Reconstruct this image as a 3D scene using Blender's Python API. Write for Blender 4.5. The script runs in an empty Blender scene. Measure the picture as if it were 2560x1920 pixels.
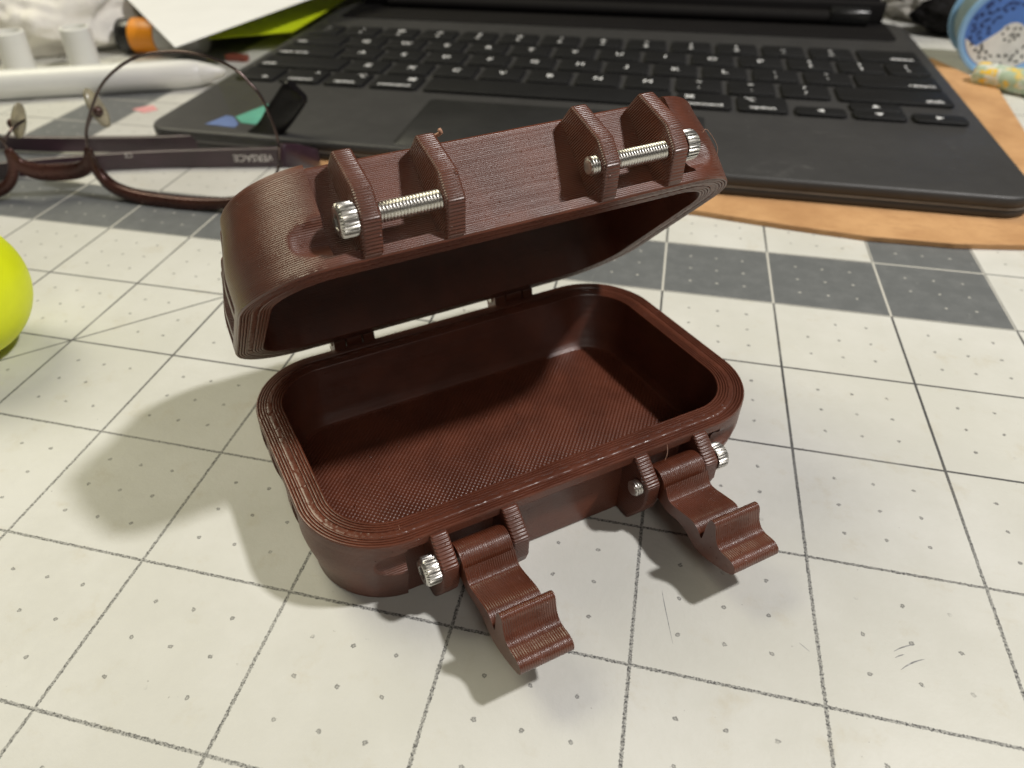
import bpy, bmesh, math, random
from mathutils import Vector, Matrix
random.seed(7)
S = 0.001                      # everything below is written in millimetres
sc = bpy.context.scene
COL = sc.collection
PI = math.pi

# ------------------------------------------------------------------ camera
R = [[0.968709601, 0.247694520, -0.015783970], [0.141317407, -0.602723321, -0.785336863], [-0.204037003, 0.758532809, -0.618867416]]
C = Vector((-6.7515369, -60.97596791, 94.91662015))
cam = bpy.data.cameras.new('camera')
cam_o = bpy.data.objects.new('camera', cam)
COL.objects.link(cam_o)
cam_o.matrix_world = Matrix(((R[0][0], -R[1][0], -R[2][0], C.x * S), (R[0][1], -R[1][1], -R[2][1], C.y * S), (R[0][2], -R[1][2], -R[2][2], C.z * S), (0, 0, 0, 1)))
cam.sensor_width = 36
cam.lens = 1876.0876 / 2560 * 36
cam.shift_x = 125.565 / 2560
cam.clip_start = 0.005
cam.clip_end = 20
cam.dof.use_dof = True
cam.dof.focus_distance = 0.109
cam.dof.aperture_fstop = 27
sc.camera = cam_o

# ------------------------------------------------------------------ light
world = bpy.data.worlds.new('World')
sc.world = world
world.use_nodes = True
bg = world.node_tree.nodes['Background']
bg.inputs['Color'].default_value = (1.0, 0.90, 0.74, 1)
bg.inputs['Strength'].default_value = 0.04
sc.view_settings.view_transform = 'Standard'
sc.view_settings.look = 'None'
sc.view_settings.exposure = 0.0

def area(name, loc, target, size, power, color, shape='DISK'):
    l = bpy.data.lights.new(name, 'AREA')
    l.shape = shape; l.size = size; l.energy = power; l.color = color
    o = bpy.data.objects.new(name, l); COL.objects.link(o)
    o.location = loc
    o.rotation_euler = (Vector(target) - Vector(loc)).to_track_quat('-Z', 'Y').to_euler()
    return o
# desk lamp on the right (hard shadows to the left), a broad warm room light on the left
KD = 0.72
az, el = math.radians(8), math.radians(58)
kt = Vector((-0.02, 0.04, 0))
area('desk_lamp', kt + KD * Vector((math.cos(el) * math.cos(az), math.cos(el) * math.sin(az), math.sin(el))), kt, 0.05, 4.1, (1.0, 0.97, 0.94))
area('front_fill_light', (0.42, -0.80, 0.95), (-0.05, 0.10, 0), 0.45, 2.3, (1.0, 0.95, 0.87))  # unseen fill lamp, added behind and right of the camera
area('room_light', (-0.72, 0.32, 0.85), (-0.10, 0.10, 0), 0.6, 7.2, (1.0, 0.945, 0.70))

# ------------------------------------------------------------------ node helper
class V:
    def __init__(s, nt, sock): s.nt = nt; s.k = sock
    def _m(s, op, *a):
        n = s.nt.nodes.new('ShaderNodeMath'); n.operation = op
        for i, x in enumerate((s,) + a):
            if isinstance(x, V): s.nt.links.new(x.k, n.inputs[i])
            else: n.inputs[i].default_value = x
        return V(s.nt, n.outputs[0])
    def __add__(s, o): return s._m('ADD', o)
    def __sub__(s, o): return s._m('SUBTRACT', o)
    def __mul__(s, o): return s._m('MULTIPLY', o)
    def __truediv__(s, o): return s._m('DIVIDE', o)
    def floor(s): return s._m('FLOOR')
    def round(s): return s._m('ROUND')
    def abs(s): return s._m('ABSOLUTE')
    def sin(s): return s._m('SINE')
    def sqrt(s): return s._m('SQRT')
    def min(s, o): return s._m('MINIMUM', o)
    def max(s, o): return s._m('MAXIMUM', o)
    def lt(s, o): return s._m('LESS_THAN', o)
    def gt(s, o): return s._m('GREATER_THAN', o)
    def inv(s): return (s * -1.0) + 1.0
    def ss(s, a, b):            # smooth step from a to b
        n = s.nt.nodes.new('ShaderNodeMapRange'); n.interpolation_type = 'SMOOTHSTEP'
        s.nt.links.new(s.k, n.inputs['Value']); n.inputs['From Min'].default_value = a; n.inputs['From Max'].default_value = b
        return V(s.nt, n.outputs['Result'])

class Mat:
    def __init__(s, name):
        s.m = bpy.data.materials.new(name); s.m.use_nodes = True
        s.nt = s.m.node_tree; s.b = s.nt.nodes['Principled BSDF']
        tc = s.nt.nodes.new('ShaderNodeTexCoord')
        mp = s.nt.nodes.new('ShaderNodeVectorMath'); mp.operation = 'SCALE'
        s.nt.links.new(tc.outputs['Object'], mp.inputs[0]); mp.inputs['Scale'].default_value = 1000.0
        s.p = mp.outputs[0]                                   # object coordinates in mm
        sx = s.nt.nodes.new('ShaderNodeSeparateXYZ'); s.nt.links.new(s.p, sx.inputs[0])
        s.x, s.y, s.z = (V(s.nt, sx.outputs[i]) for i in range(3))
    def noise(s, scale, detail=2, rough=0.5, stretch=None, dist=0.0):
        v = s.p
        if stretch:
            n = s.nt.nodes.new('ShaderNodeVectorMath'); n.operation = 'MULTIPLY'
            s.nt.links.new(v, n.inputs[0]); n.inputs[1].default_value = stretch; v = n.outputs[0]
        n = s.nt.nodes.new('ShaderNodeTexNoise'); s.nt.links.new(v, n.inputs['Vector'])
        n.inputs['Scale'].default_value = scale; n.inputs['Detail'].default_value = detail
        n.inputs['Roughness'].default_value = rough; n.inputs['Distortion'].default_value = dist
        return V(s.nt, n.outputs['Fac'])
    def voro(s, scale, out='Color'):
        n = s.nt.nodes.new('ShaderNodeTexVoronoi'); s.nt.links.new(s.p, n.inputs['Vector']); n.inputs['Scale'].default_value = scale
        return n.outputs[out]
    def mix(s, f, a, b):
        n = s.nt.nodes.new('ShaderNodeMix'); n.data_type = 'RGBA'
        if isinstance(f, V): s.nt.links.new(f.k, n.inputs[0])
        else: n.inputs[0].default_value = f
        for i, c in ((6, a), (7, b)):
            if isinstance(c, tuple): n.inputs[i].default_value = (*c[:3], 1)
            else: s.nt.links.new(c, n.inputs[i])
        return n.outputs[2]
    def ramp(s, f, stops):
        n = s.nt.nodes.new('ShaderNodeValToRGB'); s.nt.links.new(f.k, n.inputs[0])
        e = n.color_ramp.elements
        while len(e) < len(stops): e.new(0.5)
        for k, (p, c) in zip(e, stops): k.position = p; k.color = (*c, 1)
        return n.outputs[0]
    def set(s, **kw):
        names = dict(color='Base Color', rough='Roughness', metal='Metallic', spec='Specular IOR Level', trans='Transmission Weight', ior='IOR', coat='Coat Weight', coat_rough='Coat Roughness', sheen='Sheen Weight', sss='Subsurface Weight')
        for k, v in kw.items():
            i = s.b.inputs[names[k]]
            if isinstance(v, V): s.nt.links.new(v.k, i)
            elif isinstance(v, bpy.types.NodeSocket): s.nt.links.new(v, i)
            elif isinstance(v, tuple): i.default_value = (*v[:3], 1)
            else: i.default_value = v
        return s
    def bump(s, h, dist, strength=1.0):
        n = s.nt.nodes.new('ShaderNodeBump'); s.nt.links.new(h.k, n.inputs['Height'])
        n.inputs['Distance'].default_value = dist * S; n.inputs['Strength'].default_value = strength
        s.nt.links.new(n.outputs[0], s.b.inputs['Normal'])
        return s

TAU = 2 * PI
def pla(name, axis='z', pitch=0.22, depth=0.05, gloss=0.0):
    m = Mat(name)
    if axis == 'diag':
        u = (m.x - m.y) * 0.7071; w = (m.x + m.y) * 0.7071
        j = m.noise(0.5, 2) * 0.5
        l1 = ((u + j * 0.25) * (TAU / 0.64)).sin()
        l2 = ((w + j * 0.25) * (TAU / 0.68)).sin()
        far = m.y.ss(-19, 14).inv() * 0.75
        h = l1 * 0.5 + l2 * far * 0.5
        dep = 0.085
    else:
        a = getattr(m, axis)
        wob = m.noise(0.25, 2, stretch=(1, 1, 0.15) if axis == 'z' else (0.15, 1, 1)) * 0.25
        per = m.noise(5.0, 1, stretch=(0.004, 0.004, 1.0) if axis == 'z' else (1.0, 0.004, 0.004))
        h = ((a + wob * pitch) * (TAU / pitch)).sin() * 0.5 + per * 0.7
        dep = depth
    zit = m.noise(1.25, 1, 0.4).ss(0.735, 0.80)
    h = h + m.noise(3.5, 3, 0.6) * 0.22 + zit * 1.6
    big = m.noise(0.12, 3, 0.6); sm = m.noise(1.6, 4, 0.65)
    c = m.mix(big.ss(0.35, 0.68), (0.096, 0.026, 0.0125), (0.135, 0.037, 0.0175))
    scuff = m.noise(0.9, 5, 0.75, stretch=(1.0, 1.0, 3.0)).ss(0.60, 0.80) * 0.30
    c = m.mix(scuff, c, (0.42, 0.27, 0.20))
    if axis != 'diag': c = m.mix(per.ss(0.5, 0.75) * 0.22, c, (0.075, 0.020, 0.010))
    m.set(color=c, rough=sm * 0.18 + big * 0.10 + (0.22 - gloss), spec=0.85)
    m.bump(h, dep)
    return m.m
PLA_Z = pla('brown_print_layers_upright', 'z', 0.26, 0.05)
PLA_RIB = pla('brown_print_ribs', 'z', 0.34, 0.095)
PLA_X = pla('brown_print_layers_sideways', 'x', 0.34, 0.06, 0.05)
PLA_D = pla('brown_print_floor', 'diag')
PLA_T = pla('brown_print_top', 'z', 0.5, 0.004)

def plain(name, col, rough=0.5, metal=0.0, var=0.12, scale=0.1, bump=0.0, bscale=4.0, **kw):
    m = Mat(name)
    f = m.noise(scale, 4, 0.6)
    c = m.mix(f.ss(0.3, 0.7), tuple(x * (1 - var) for x in col), tuple(min(1, x * (1 + var)) for x in col))
    m.set(color=c, rough=m.noise(scale * 6, 3) * 0.15 + (rough - 0.07), metal=metal, **kw)
    if bump: m.bump(m.noise(bscale, 4, 0.6), bump)
    return m.m

STEEL = plain('stainless_steel', (0.70, 0.68, 0.645), 0.30, 1.0, 0.06, 0.6)
def deck_mat():
    m = Mat('keyboard_deck')
    f = m.noise(0.03, 4, 0.6)
    c = m.mix(f.ss(0.3, 0.7), (0.039, 0.038, 0.038), (0.048, 0.047, 0.047))
    sm = m.noise(0.045, 6, 0.72, stretch=(1.0, 1.6, 1.0), dist=0.6).ss(0.60, 0.74) * 0.14
    dust = m.noise(0.9, 2, 0.5).ss(0.735, 0.77) * 0.35
    c = m.mix(sm.max(dust), c, (0.30, 0.29, 0.28))
    m.set(color=c, rough=m.noise(0.2, 3) * 0.15 + 0.40, spec=0.45)
    m.bump(m.noise(5, 3, 0.6), 0.012)
    return m.m
DECK = deck_mat()
KEYM = plain('key_plastic', (0.0105, 0.0105, 0.011), 0.52, 0, 0.12, 0.05, spec=0.32)
DARK = plain('dark_hinge_and_shade', (0.006, 0.005, 0.005), 0.75, spec=0.2)  # hinge parts, plus the deck strip that stands in for shade
SCREEN = plain('tablet_glass', (0.006, 0.005, 0.006), 0.45, spec=0.25)
LEGEND = plain('key_legend', (0.86, 0.86, 0.88), 0.6)
PADM = plain('trackpad_surface', (0.028, 0.028, 0.028), 0.33, 0, 0.12, 0.04)
WHITEP = plain('white_plastic', (0.80, 0.80, 0.77), 0.35, 0, 0.03, 0.05)
PAPER = plain('white_paper', (0.84, 0.84, 0.85), 0.7, 0, 0.03, 0.02)
NEON_P = plain('neon_yellow_card', (0.72, 0.86, 0.01), 0.55, 0, 0.05, 0.03)
NEON_B = plain('neon_yellow_rubber', (0.78, 0.86, 0.010), 0.45, 0, 0.05, 0.08, 0.006, 3)
ORANGE = plain('orange_plastic', (0.85, 0.30, 0.012), 0.4, 0, 0.05, 0.1)
BLACKP = plain('black_plastic', (0.010, 0.010, 0.010), 0.25)
GREYW = plain('grey_white_plastic', (0.5, 0.5, 0.5), 0.4)
FRAME = plain('brown_purple_frame', (0.068, 0.026, 0.020), 0.28, 0.35, 0.3, 0.08)
RIM = plain('dark_metal_rim', (0.13, 0.095, 0.09), 0.22, 0.9, 0.2, 0.2)
TEMPLE = plain('purple_temple', (0.040, 0.017, 0.028), 0.33, 0, 0.25, 0.08)
TIP = plain('black_temple_tip', (0.006, 0.005, 0.006), 0.30, spec=0.35)
TEXTW = plain('pale_print', (0.62, 0.58, 0.55), 0.6)
NOSE = plain('nose_pad_silicone', (0.55, 0.50, 0.36), 0.2, trans=0.6)
CLOTH = plain('white_cloth', (0.87, 0.84, 0.78), 0.85, 0, 0.05, 0.03, 0.35, 0.2)
GREYC = plain('grey_cloth', (0.42, 0.40, 0.36), 0.85, 0, 0.2, 0.06, 0.5, 0.2)
BLUE = plain('blue_spool_plastic', (0.085, 0.21, 0.62), 0.4, 0, 0.10, 0.08)
LBLUE = plain('light_blue_spool_plastic', (0.27, 0.50, 0.80), 0.35, 0, 0.06, 0.08)
TEALG = plain('grey_teal_thread', (0.24, 0.32, 0.34), 0.6, 0, 0.15, 0.3, 0.1, 2)
INKB = plain('dark_blue_ink', (0.020, 0.035, 0.16), 0.6)
INKG = plain('grey_scuff_ink', (0.30, 0.30, 0.30), 0.6, 0, 0.4, 1.5)
INKK = plain('black_ink', (0.02, 0.02, 0.02), 0.6)
LABELW = plain('white_label', (0.78, 0.77, 0.75), 0.6)
TEALN = plain('teal_reflection_patch', (0.11, 0.40, 0.30), 0.6)  # teal of a lens reflection, put into a flat patch
BLUEN = plain('blue_reflection_patch', (0.13, 0.20, 0.42), 0.6)  # blue of the same lens reflection, also a flat patch
PINKN = plain('pink_patch', (0.75, 0.34, 0.34), 0.6)
DESKM = plain('dark_desk', (0.03, 0.026, 0.022), 0.5)
REDP = plain('red_brown_plastic', (0.20, 0.05, 0.03), 0.5)
DUST = plain('dust', (0.30, 0.29, 0.27), 0.9)
HAIRM = plain('printed_string', (0.45, 0.25, 0.17), 0.4)

def cardboard():
    m = Mat('kraft_cardboard')
    f = m.noise(0.05, 5, 0.7); g = m.noise(0.5, 4, 0.7, stretch=(0.25, 1.6, 1))
    c = m.mix(f.ss(0.3, 0.7), (0.46, 0.245, 0.105), (0.60, 0.345, 0.16))
    c = m.mix(g.ss(0.55, 0.72) * 0.45, c, (0.28, 0.13, 0.055))
    sp_ = m.noise(1.3, 2, 0.6, stretch=(0.5, 1.3, 1)).ss(0.70, 0.76) * 0.6
    c = m.mix(sp_, c, (0.16, 0.07, 0.03))
    m.set(color=c, rough=0.75); m.bump(m.noise(0.9, 4, 0.6, stretch=(0.3, 1.4, 1)), 0.12)
    return m.m
CARD = cardboard()

def floral():
    m = Mat('floral_print')
    f = m.noise(0.16, 3, 0.6); g = m.noise(0.30, 2, 0.5, stretch=(1, 1.3, 1))
    c = m.ramp(f, [(0.0, (0.62, 0.66, 0.55)), (0.47, (0.36, 0.48, 0.34)), (0.56, (0.72, 0.72, 0.66)), (0.75, (0.10, 0.16, 0.12))])
    c = m.mix((g.ss(0.5, 0.6)) * (m.x.ss(-8, 0).inv()), c, (0.85, 0.55, 0.04))
    m.set(color=c, rough=0.6)
    return m.m
FLORAL = floral()

def lens_mat():
    m = bpy.data.materials.new('clear_lens'); m.use_nodes = True
    nt = m.node_tree; nt.nodes.clear()
    o = nt.nodes.new('ShaderNodeOutputMaterial'); mx = nt.nodes.new('ShaderNodeMixShader')
    t = nt.nodes.new('ShaderNodeBsdfTransparent'); g = nt.nodes.new('ShaderNodeBsdfGlossy'); f = nt.nodes.new('ShaderNodeFresnel')
    t.inputs['Color'].default_value = (0.955, 0.95, 0.96, 1); g.inputs['Roughness'].default_value = 0.03; f.inputs['IOR'].default_value = 1.5
    lw = nt.nodes.new('ShaderNodeLayerWeight'); lw.inputs['Blend'].default_value = 0.30
    mr = nt.nodes.new('ShaderNodeMapRange'); mr.inputs['To Min'].default_value = 0.015; mr.inputs['To Max'].default_value = 0.75
    nt.links.new(lw.outputs['Fresnel'], mr.inputs['Value']); nt.nodes.remove(f); f = mr
    pw = nt.nodes.new('ShaderNodeMath'); pw.operation = 'POWER'; nt.links.new(lw.outputs['Facing'], pw.inputs[0]); pw.inputs[1].default_value = 3.5
    nt.links.new(pw.outputs[0], mr.inputs['Value'])
    nt.links.new(f.outputs[0], mx.inputs[0]); nt.links.new(t.outputs[0], mx.inputs[1]); nt.links.new(g.outputs[0], mx.inputs[2]); nt.links.new(mx.outputs[0], o.inputs[0])
    return m
LENS = lens_mat()

def mat_print():
    m = Mat('cutting_mat_print')
    jit = (m.noise(1.1, 3, 0.7) - 0.5) * 0.010
    jit2 = (m.noise(3.2, 2, 0.6) - 0.5) * 0.022
    X = m.x / 25.4; Y = m.y / 25.4
    xj = X + jit * 0.4; yj = Y + jit * 0.4
    dx = (xj - xj.round()).abs(); dy = (yj - yj.round()).abs()
    wear = m.noise(0.030, 3, 0.6)
    # grey ring of squares, one inch wide, twelve inches across
    outer = (X.gt(-9.0) * X.lt(3.0)) * (Y.gt(4.0) * Y.lt(16.0))
    inner = (X.gt(-8.0) * X.lt(2.0)) * (Y.gt(5.0) * Y.lt(15.0))
    ring = outer - inner
    # nearer lines are drawn as a broken, crumbly print
    near = Y.ss(0.5, 2.6).inv()
    brk = m.noise(2.6, 2, 0.7).ss(0.36, 0.62)
    hw = 0.0098
    line = ((dx + jit2 * near).abs().ss(hw * 0.75, hw * 1.25).inv()).max((dy + jit2 * near).abs().ss(hw * 0.75, hw * 1.25).inv())
    line = line * (brk * near * 0.6).inv()
    dg = ((X - Y + 7.0) * 0.7071 + jit * 0.4).abs()
    diag = dg.ss(hw * 0.6, hw * 1.15).inv() * X.lt(-3.2)
    line = line.max(diag)
    # quarter-inch dots, off the lines
    qx = (X * 4.0); qy = (Y * 4.0)
    ex = (qx - qx.round()) * 0.25; ey = (qy - qy.round()) * 0.25
    rr = (ex * ex + ey * ey).sqrt() + (m.noise(2.2, 2, 0.7) - 0.5) * 0.030
    dots = rr.ss(0.010, 0.0155).inv()
    hole = rr.ss(0.002, 0.008)
    dots = dots * ((hole.inv() * near) * 0.45).inv()
    off = dx.gt(0.1) * dy.gt(0.1)
    dots = dots * off * m.noise(0.17, 2).ss(0.30, 0.42)
    mark = line.max(dots * 0.72)
    # base colour with stains
    st = m.noise(0.022, 6, 0.65); st2 = m.noise(0.11, 5, 0.7)
    base = m.mix(st.ss(0.35, 0.7), (0.59, 0.585, 0.54), (0.67, 0.665, 0.63))
    base = m.mix(st2.ss(0.54, 0.76) * 0.42, base, (0.52, 0.47, 0.36))
    speck = m.noise(0.75, 3, 0.6).ss(0.705, 0.755) * m.noise(0.06, 2).ss(0.45, 0.62)
    base = m.mix(speck * 0.75, base, (0.22, 0.21, 0.20))
    grey = m.mix(m.noise(0.2, 4, 0.7).ss(0.35, 0.75), (0.135, 0.142, 0.145), (0.168, 0.175, 0.178))
    scr = m.noise(0.35, 4, 0.75, stretch=(1.0, 0.35, 1), dist=0.8).ss(0.66, 0.72) * 0.25
    grey = m.mix(scr, grey, (0.42, 0.42, 0.40))
    a = m.mix(mark * (wear.ss(0.25, 0.5) * 0.35 + 0.62), base, (0.060, 0.060, 0.062))
    b = m.mix(mark * 0.85, grey, (0.66, 0.64, 0.58))
    m.set(color=m.mix(ring, a, b), rough=m.noise(0.5, 3) * 0.12 + 0.42, spec=0.35)
    m.bump(m.noise(0.9, 4, 0.65), 0.10, 0.55)
    return m.m
MATP = mat_print()

# ------------------------------------------------------------------ mesh helpers
def link(name, me, mat=None, parent=None, loc=None, rot=None):
    o = bpy.data.objects.new(name, me); COL.objects.link(o)
    if mat is not None and me is not None and not me.materials: me.materials.append(mat)
    if parent: o.parent = parent
    if loc is not None: o.location = Vector(loc) * S
    if rot is not None: o.rotation_euler = rot
    return o
def mesh(name, verts, faces, mat, parent=None, loc=None, rot=None, smooth=False, sharp=None):
    me = bpy.data.meshes.new(name)
    me.from_pydata([(v[0] * S, v[1] * S, v[2] * S) for v in verts], [], faces)
    me.validate(); me.update()
    fin(me, smooth, sharp)
    return link(name, me, mat, parent, loc, rot)
def fin(me, smooth, sharp):
    bm = bmesh.new(); bm.from_mesh(me)
    bmesh.ops.recalc_face_normals(bm, faces=bm.faces)
    bm.to_mesh(me); bm.free()
    if smooth:
        me.polygons.foreach_set('use_smooth', [True] * len(me.polygons))
        if sharp: me.set_sharp_from_angle(angle=math.radians(sharp))
    me.update()
def bm_obj(name, bm, mat, parent=None, loc=None, rot=None, smooth=False, sharp=40):
    me = bpy.data.meshes.new(name); bm.to_mesh(me); bm.free()
    me.transform(Matrix.Scale(S, 4)); fin(me, smooth, sharp)
    return link(name, me, mat, parent, loc, rot)
def empty(name, loc, rotz=0.0, rot=None):
    o = bpy.data.objects.new(name, None); COL.objects.link(o)
    o.empty_display_size = 0.01
    o.location = Vector(loc) * S; o.rotation_euler = rot if rot else (0, 0, rotz)
    return o
def tag(o, label, cat=None, group=None, kind=None):
    if label: o['label'] = label
    if cat: o['category'] = cat
    if group: o['group'] = group
    if kind: o['kind'] = kind
    return o
def prism(pts, a, b, axis='x', bevel=0.0, seg=2):
    """closed 2-D outline extruded from a to b; axis x: pts are (y,z); axis z: pts are (x,y); axis y: pts are (x,z)"""
    f = {'x': lambda p, t: (t, p[0], p[1]), 'z': lambda p, t: (p[0], p[1], t), 'y': lambda p, t: (p[0], t, p[1])}[axis]
    bm = bmesh.new()
    lo = [bm.verts.new(f(p, a)) for p in pts]; hi = [bm.verts.new(f(p, b)) for p in pts]
    n = len(pts)
    bm.faces.new(lo); bm.faces.new(hi)
    for i in range(n): bm.faces.new((lo[i], lo[(i + 1) % n], hi[(i + 1) % n], hi[i]))
    bmesh.ops.recalc_face_normals(bm, faces=bm.faces)
    if bevel:
        es = [e for e in bm.edges if e.calc_face_angle(0) > math.radians(30)]
        bmesh.ops.bevel(bm, geom=es, offset=bevel, segments=seg, profile=0.5, affect='EDGES', clamp_overlap=True)
    return bm
def rrect(x0, x1, y0, y1, r, n=6):
    pts = []
    for cx, cy, a in ((x1 - r, y0 + r, -90), (x1 - r, y1 - r, 0), (x0 + r, y1 - r, 90), (x0 + r, y0 + r, 180)):
        for i in range(n + 1):
            t = math.radians(a + 90 * i / n); pts.append((cx + r * math.cos(t), cy + r * math.sin(t)))
    return pts
def tube(path, rad, seg=12, caps=True, sq=None):
    """sweep a circle (or an ellipse sq=(w,h)) along a path"""
    P = [Vector(p) for p in path]; n = len(P); verts = []; faces = []
    up = Vector((0, 0, 1))
    for i, p in enumerate(P):
        t = (P[min(i + 1, n - 1)] - P[max(i - 1, 0)]).normalized()
        u = t.cross(up)
        if u.length < 1e-4: u = Vector((1, 0, 0))
        u.normalize(); w = u.cross(t).normalized()
        r = rad[i] if isinstance(rad, (list, tuple)) else rad
        for k in range(seg):
            a = TAU * k / seg
            ca, sa = math.cos(a), math.sin(a)
            if sq:
                q = 0.5
                ca = math.copysign(abs(ca) ** q, ca) * sq[0] / 2 * r; sa = math.copysign(abs(sa) ** q, sa) * sq[1] / 2 * r
                verts.append(p + u * ca + w * sa)
            else: verts.append(p + u * (r * ca) + w * (r * sa))
    for i in range(n - 1):
        for k in range(seg):
            faces.append((i * seg + k, i * seg + (k + 1) % seg, (i + 1) * seg + (k + 1) % seg, (i + 1) * seg + k))
    if caps: faces += [tuple(range(seg))[::-1], tuple((n - 1) * seg + k for k in range(seg))]
    return verts, faces
def smooth_path(pts, n=8):
    P = [Vector(p) for p in pts]; out = []
    for i in range(len(P) - 1):
        p0, p1, p2, p3 = P[max(i - 1, 0)], P[i], P[i + 1], P[min(i + 2, len(P) - 1)]
        for k in range(n):
            t = k / n
            out.append(0.5 * ((2 * p1) + (p2 - p0) * t + (2 * p0 - 5 * p1 + 4 * p2 - p3) * t * t + (3 * p1 - p0 - 3 * p2 + p3) * t ** 3))
    out.append(P[-1]); return out
def lathe(prof, seg=48):
    verts = []; faces = []; n = len(prof)
    for r, z in prof:
        for k in range(seg): verts.append((r * math.cos(TAU * k / seg), r * math.sin(TAU * k / seg), z))
    for i in range(n - 1):
        for k in range(seg): faces.append((i * seg + k, i * seg + (k + 1) % seg, (i + 1) * seg + (k + 1) % seg, (i + 1) * seg + k))
    faces += [tuple(range(seg))[::-1], tuple((n - 1) * seg + k for k in range(seg))]
    return verts, faces
def place(vf, M):
    return [M @ Vector(v) for v in vf[0]], vf[1]

# ------------------------------------------------------------------ surface
desk = mesh('desk', [(-900, -700, -3), (900, -700, -3), (900, 1100, -3), (-900, 1100, -3)], [(0, 1, 2, 3)], DESKM)
desk['kind'] = 'structure'
bm = prism(rrect(-420, 420, -330, 640, 8), -2.6, 0.0, 'z', 0.3)
mat_o = bm_obj('cutting_mat', bm, MATP)
tag(mat_o, 'cream cutting mat printed with a grid of lines, dots and grey squares', 'cutting mat')

def smooth_path_2(pts, n=6):
    (x0, y0), (x1, y1), (x2, y2) = pts
    return [((1 - t) ** 2 * x0 + 2 * t * (1 - t) * (2 * x1 - (x0 + x2) / 2) + t * t * x2, (1 - t) ** 2 * y0 + 2 * t * (1 - t) * (2 * y1 - (y0 + y2) / 2) + t * t * y2) for t in [i / (2 * n) for i in range(2 * n + 1)]]
def strip(pts, w):
    vs = []; fs = []
    for i, p in enumerate(pts):
        a = Vector(pts[max(i - 1, 0)]); b = Vector(pts[min(i + 1, len(pts) - 1)])
        t = (b - a).normalized(); nn = Vector((-t.y, t.x, 0)) * w * 0.5 * (0.25 + math.sin(PI * i / (len(pts) - 1)))
        vs += [Vector(p) + nn, Vector(p) - nn]
    for i in range(len(pts) - 1): fs.append((2 * i, 2 * i + 1, 2 * i + 3, 2 * i + 2))
    return vs, fs
for pts, w in (([(35.5, 10.8), (37.0, 11.9), (38.5, 12.6)], 0.16), ([(35.5, 9.8), (36.2, 10.3), (36.8, 10.6)], 0.14), ([(35.9, 8.0), (37.6, 9.5), (39.4, 10.5)], 0.18), ([(3.8, 13.6), (4.4, 10.5), (5.7, 4.7)], 0.10), ([(22.9, 9.1), (23.6, 8.5), (24.2, 8.0)], 0.09)):
    sv, sf = strip([Vector((x, y, 0.012)) for x, y in smooth_path_2(pts)], w)
    mesh('scuff_mark', sv, sf, INKG, mat_o)

# ------------------------------------------------------------------ the printed case
ORI = (-26.6164, 38.9954, 0.0)
TH = math.radians(40.3)
HL, HW, RC = 39.8, 24.25, 13.0
LIPH = 1.6
case = empty('storage_case', ORI, TH)
tag(case, 'small brown 3D-printed hinged case with open lid, latches and steel screws', 'case')
RIBX = [(-24.5, -21.7), (-13.2, -10.4), (10.3, 13.0), (21.7, 24.5)]
BOLT_Y = -26.5

def perimeter():
    """(x, y, nx, ny) round the rim, with tight pairs of columns where the wall steps"""
    out = []
    brk = [27.8]
    def side(p0, p1, nrm, axis):
        L = (Vector(p1) - Vector(p0)).length; n = int(L / 0.45)
        ts = [i / n for i in range(n)]
        for b in END_BRK if axis == 'y' else []:
            for sgn in (-1, 1):
                for e in (-0.03, 0.03):
                    c = (sgn * b + e - p0[1]) / (p1[1] - p0[1])
                    if 0 < c < 1: ts.append(c)
        for t in sorted(ts): out.append((p0[0] + (p1[0] - p0[0]) * t, p0[1] + (p1[1] - p0[1]) * t, nrm[0], nrm[1]))
    def corner(cx, cy, a0):
        n = 56
        ts = [a0 + 90 * i / n for i in range(n)]
        a = math.degrees(math.asin((27.8 - (HL - RC)) / RC))
        extra = {0: None}
        for base_a, s in ((-90, 1), (90, -1), (-90, -1), (90, 1)):
            pass
        # angle of the |x| = 27.8 step on this corner
        sx = 1 if cx > 0 else -1; sy = 1 if cy > 0 else -1
        st = math.degrees(math.atan2(sy * math.cos(math.radians(a)), sx * math.sin(math.radians(a))))
        for e in (-0.15, 0.15):
            v = st + e
            while v < a0: v += 360
            if v < a0 + 90: ts.append(v)
        for t in sorted(ts):
            t = math.radians(t); out.append((cx + RC * math.cos(t), cy + RC * math.sin(t), math.cos(t), math.sin(t)))
    ix, iy = HL - RC, HW - RC
    side((-ix, -HW), (ix, -HW), (0, -1), 'x'); corner(ix, -iy, -90)
    side((HL, -iy), (HL, iy), (1, 0), 'y'); corner(ix, iy, 0)
    side((ix, HW), (-ix, HW), (0, 1), 'x'); corner(-ix, iy, 90)
    side((-HL, iy), (-HL, -iy), (-1, 0), 'y'); corner(-ix, -iy, 180)
    return out
END_BRK = [10.8, 4.8, 7.2]
PER = perimeter()

def wall_inset(x, y, nx, ny, z, H, bz, fil, taper=1.62):
    """how far the outer wall stands back from the rim at height z above the closed end"""
    d = 0.0
    lip = H - LIPH
    if z < lip:
        t = max(0.0, min(1.0, (9.5 - z) / 9.5)); d = taper * t * t * (3 - 2 * t) + 0.02
        if abs(x) < 27.8 and abs(y) > HW - 2.2: d = 2.15
        if abs(x) > HL - 1.0 and abs(y) < 10.8 and not (4.8 < abs(y) < 7.2): d = max(d, 2.15)
        if y < 0 and 27.8 <= abs(x) < 36 and ny < -0.3:
            q = 2.75 ** 2 - (z - bz) ** 2 - (max(0.0, abs(x) - 31.4) ** 2) * 0.8
            if q > 0: d = max(d, (-25.45 + math.sqrt(q) - y) / -ny)
    if z < fil: d += fil - math.sqrt(max(0.0, fil * fil - (fil - z) ** 2))
    return d

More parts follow.
